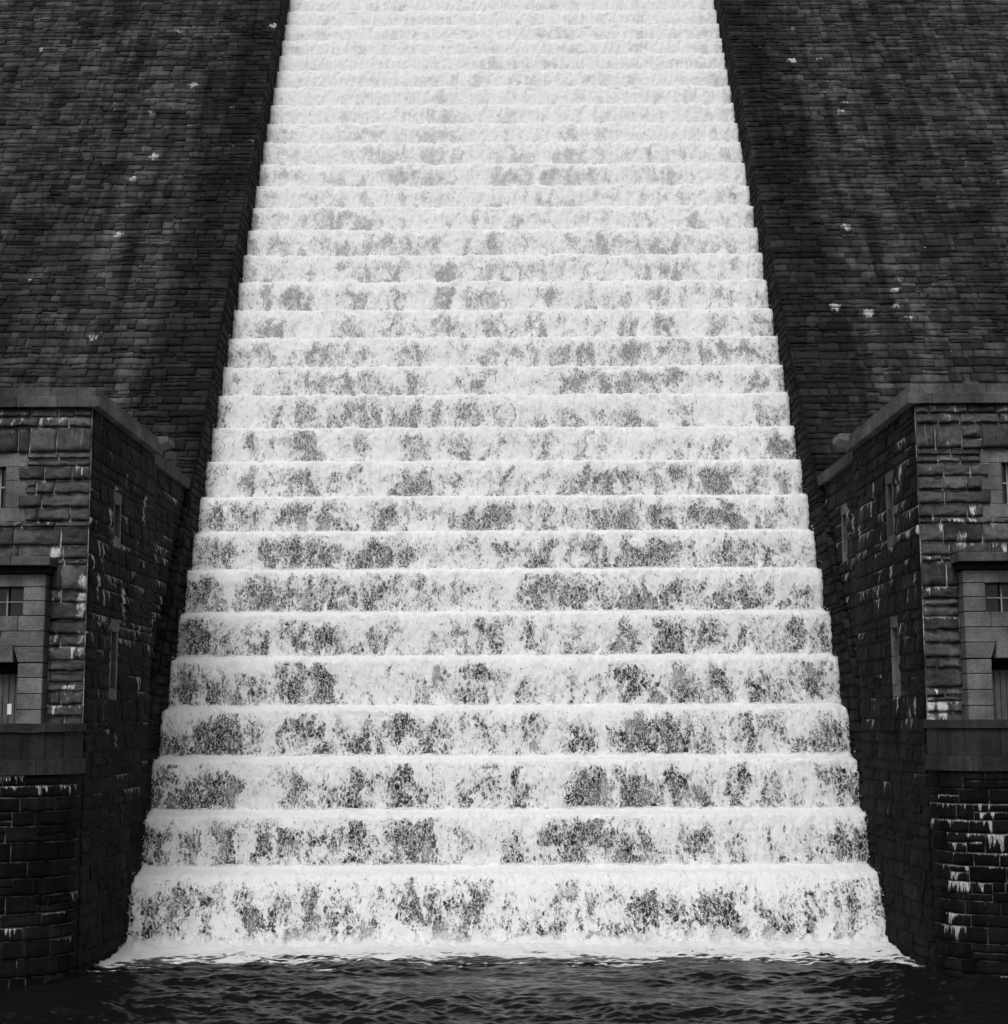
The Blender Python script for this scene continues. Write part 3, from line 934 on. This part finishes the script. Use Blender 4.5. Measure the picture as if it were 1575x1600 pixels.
    while x < XC + 1.46:
        e = min(x + rnd.uniform(.7, 1.0), XC + 1.47)
        bx.box(sx * (x + .004), sx * (e - .004), FB - .30, YT + .1, z_at(880, FB - .30), z_at(866, FB - .30) + rnd.uniform(-.006, 0), .014)
        x = e
    bx.build('hood', M_TRIM, root)
    bx = Boxes()
    bx.box(sx * (XC - 1.40), sx * (XC + 1.40), FB - .06, D, zz(893), z_at(880, FB - .30) - .004, .01)
    bx.build('hood_shade_strip', M_DARK, root)  # dark strip that paints the shade under the hood
    # low window over the door
    w = recess('window', sx, XC - .80, XC + .80, zz(959), zz(914), FB + .02, FB + .30, M_GLASS, root)
    bx = Boxes()
    z0, z1 = zz(959) + .004, zz(914) - .004
    for k in range(5):
        xx = XC - .76 + 1.52 * k / 4
        bx.box(sx * (xx - .018), sx * (xx + .018), FB + .2, FB + .235, z0, z1, .004)
    bx.box(sx * (XC - .795), sx * (XC + .795), FB + .202, FB + .233, (z0 + z1) / 2 - .014, (z0 + z1) / 2 + .014, .004)
    bx.build('frame', M_FRAME, w)
    # door
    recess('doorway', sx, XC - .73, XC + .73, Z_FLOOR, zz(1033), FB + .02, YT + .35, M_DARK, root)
    bx = Boxes()
    zt2 = zz(1048)
    k = 0
    x = XC - .70
    while x < XC + .69:
        bx.box(sx * (x + .006), sx * (x + .134), YT + .02, YT + .08, Z_FLOOR + .05, zt2 - .02, .01)
        x += .14
    d = bx.build('door', M_DOOR, root)
    if plate:
        bx = Boxes()
        bx.box(sx * (XC - .50), sx * (XC - .40), YT + .0, YT + .02, zz(1113), zz(1096), .004)
        bx.build('plate', M_PLATE, d)
    # --- bowed base with its parapet
    BA, BB = XO - XC, 1.45

    def bow(off):
        a, b = BA + off, BB + off

        def f(u, v, n):           # u: angle 0..pi scaled to metres
            t = u / BA
            cx, cy = np.cos(t), np.sin(t)
            nx_, ny_ = cx / a, cy / b
            l = np.hypot(nx_, ny_)
            return np.stack([sx * (XC - a * cx - n * nx_ / l), YT - b * cy ** .8 - n * ny_ / l, v], -1)
        return f
    L = BA * math.pi

    def bdrip(u, v, rnd):
        r = rnd.random()
        if sx > 0: b_ = sstep(1.6, 2.3, v) * (1 - sstep(3.6, 4.2, v)) * .75
        else: b_ = max(.75 * sstep(4.0, 4.2, v), .6 * sstep(.7, .9, v) * (1 - sstep(1.3, 1.6, v)))
        if r < .04 + b_: return rnd.uniform(.35, 1.0)
        return .08 * rnd.random()
    zp0, zp1 = z_at(1205, YT), z_at(1182, YT)
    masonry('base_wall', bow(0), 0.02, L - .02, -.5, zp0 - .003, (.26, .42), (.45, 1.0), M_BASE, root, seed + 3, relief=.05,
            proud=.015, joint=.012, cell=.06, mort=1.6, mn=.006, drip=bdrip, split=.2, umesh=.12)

    def band(name, off, z0, z1, joint, mat, thick=.5):
        vs_, qs_, to = [], [], 0
        tones, us, zs = [], [], []
        t = 0.0
        while t < math.pi - 1e-6:
            e = min(t + rnd.uniform(*joint) / BA, math.pi)
            if math.pi - e < .12: e = math.pi
            tt = np.linspace(t + .003, e - .003, max(4, int((e - t) / .06)))
            top = z1 + rnd.uniform(-.006, 0)
            f0, f1 = bow(off + rnd.uniform(-.004, .004)), bow(off - thick)
            rings = [f0(tt * BA, np.full_like(tt, z0), np.zeros_like(tt)), f0(tt * BA, np.full_like(tt, top - .01), np.zeros_like(tt)),
                     f0(tt * BA, np.full_like(tt, top), np.full_like(tt, -.012)), f1(tt * BA, np.full_like(tt, top), np.zeros_like(tt)),
                     f1(tt * BA, np.full_like(tt, z0), np.zeros_like(tt)), f0(tt * BA, np.full_like(tt, z0), np.zeros_like(tt))]
            p = np.stack(rings)
            vs_.append(p.reshape(-1, 3)); qs_.append(grid_quads(6, len(tt), to))
            k2 = len(tt)
            qs_.append(np.array([[to + r_ * k2, to + (r_ + 1) * k2, to + 3 * k2, to + 3 * k2][:4] for r_ in (0, 1)]))
            to += p.shape[0] * k2
            tn = rnd.random()
            tones.append(np.full(p.shape[0] * k2, tn)); us.append(np.tile(tt * BA, 6)); zs.append(p[..., 2].ravel())
            t = e
        tn, us, zs = map(np.concatenate, (tones, us, zs))
        mesh_np(name, np.concatenate(vs_), np.concatenate(qs_[0::2]), mat, root,
                {'wall': np.stack([us, zs, tn], -1), 'stain': np.stack([tn, tn * 0, tn * 0], -1)}, smooth=False)
    band('string_course', .09, zp0, zp1 - .003, (.7, 1.1), M_LEDGE, .6)
    band('parapet', .02, zp1, z_at(1140, YT) - .003, (.45, .8), M_LEDGE, .42)
    band('parapet_coping', .08, z_at(1140, YT), z_at(1127, YT), (.8, 1.2), M_LEDGE, .52)
    # terrace floor behind the parapet
    tt = np.linspace(0, math.pi, 40)
    p = bow(-.3)(tt * BA, np.full_like(tt, Z_FLOOR + .06), np.zeros_like(tt))
    q = p.copy(); q[:, 1] = YT + .4
    mesh_np('terrace_floor', np.concatenate([p, q]), grid_quads(2, 40), M_TRIM, root, smooth=False)
    if pipe:
        for (yy, xo, za, zb, r_) in pipe:
            nseg, zr = 12, np.linspace(za, zb, 9)
            ang = np.linspace(0, 2 * math.pi, nseg + 1)
            gx_, gz_ = np.meshgrid(ang, zr)
            P_ = np.stack([sx * (xo - .02 - r_ + r_ * np.cos(gx_)), yy + r_ * np.sin(gx_), gz_], -1)
            dp = mesh_np('drainpipe', P_.reshape(-1, 3), grid_quads(9, nseg + 1), M_PIPE, root)
            for zc in np.arange(za + .6, zb, 1.7):
                bx = Boxes()
                bx.box(sx * (xo - .03 - 2 * r_), sx * (xo - .0), yy - r_ - .03, yy + r_ + .03, zc, zc + .07, .01)
                bx.build('bracket', M_PIPE, dp)
    return root


tower(-1, 'rough stone tower left of the cascade, with a small white plate by its door', 501,
      [(38.5, 6.2, 8.2), (38.45, 9.95, 11.35)], None, None, True, 9.2)
tower(1, 'rough stone tower right of the cascade, with an iron drainpipe down its side', 611,
      [(38.5, 6.2, 8.2), (38.5, 9.9, 11.8)], (45.0, 10.2, 11.9), [(YB + .12, XT + .28, 6.0, 12.2, .05)], False, 10.2)

# ---------------------------------------------------------------- light
w = bpy.data.worlds.new('World')
bpy.context.scene.world = w
w.use_nodes = True
nt = w.node_tree
bg = nt.nodes['Background']
sky = nt.nodes.new('ShaderNodeTexSky')
sky.sky_type = 'NISHITA'
sky.sun_disc = False
SUN_EL, SUN_AZ = R(52), R(-12)         # behind the camera, a little to the left
sky.sun_elevation = SUN_EL
sky.sun_rotation = math.pi - SUN_AZ
sky.air_density = 1.0; sky.dust_density = 4.0
bw = nt.nodes.new('ShaderNodeRGBToBW')    # a black and white photograph: neutral daylight
nt.links.new(sky.outputs[0], bw.inputs[0])
nt.links.new(bw.outputs[0], bg.inputs['Color'])
bg.inputs['Strength'].default_value = .10
sl = bpy.data.lights.new('sun', 'SUN')
sl.energy = 1.65
sl.angle = R(25)
sl.color = (1.0, .995, .985)
so = bpy.data.objects.new('sun', sl)
C.objects.link(so)
from mathutils import Vector
d = Vector((math.sin(SUN_AZ) * math.cos(SUN_EL), -math.cos(SUN_AZ) * math.cos(SUN_EL), math.sin(SUN_EL)))  # towards the sun
so.rotation_euler = d.to_track_quat('Z', 'Y').to_euler()
so.location = (0, 0, 60)

# ---------------------------------------------------------------- camera
cd = bpy.data.cameras.new('camera')
cam = bpy.data.objects.new('camera', cd)
C.objects.link(cam)
cd.sensor_fit = 'VERTICAL'
cd.sensor_height = 36
cd.lens = F_PX / 1600 * 36
cd.clip_end = 500
cam.location = (0, 0, CAM_Z)
from mathutils import Matrix
cam.rotation_euler = (Matrix.Rotation(math.pi / 2 + TH, 3, 'X') @ Matrix.Rotation(R(-.25), 3, 'Z')).to_euler()
sc = bpy.context.scene
sc.camera = cam
sc.view_settings.view_transform = 'Standard'
sc.view_settings.look = 'None'
sc.view_settings.exposure = 0.1
sc.view_settings.gamma = 1
sc.cycles.transparent_max_bounces = 12
sc.cycles.max_bounces = 6
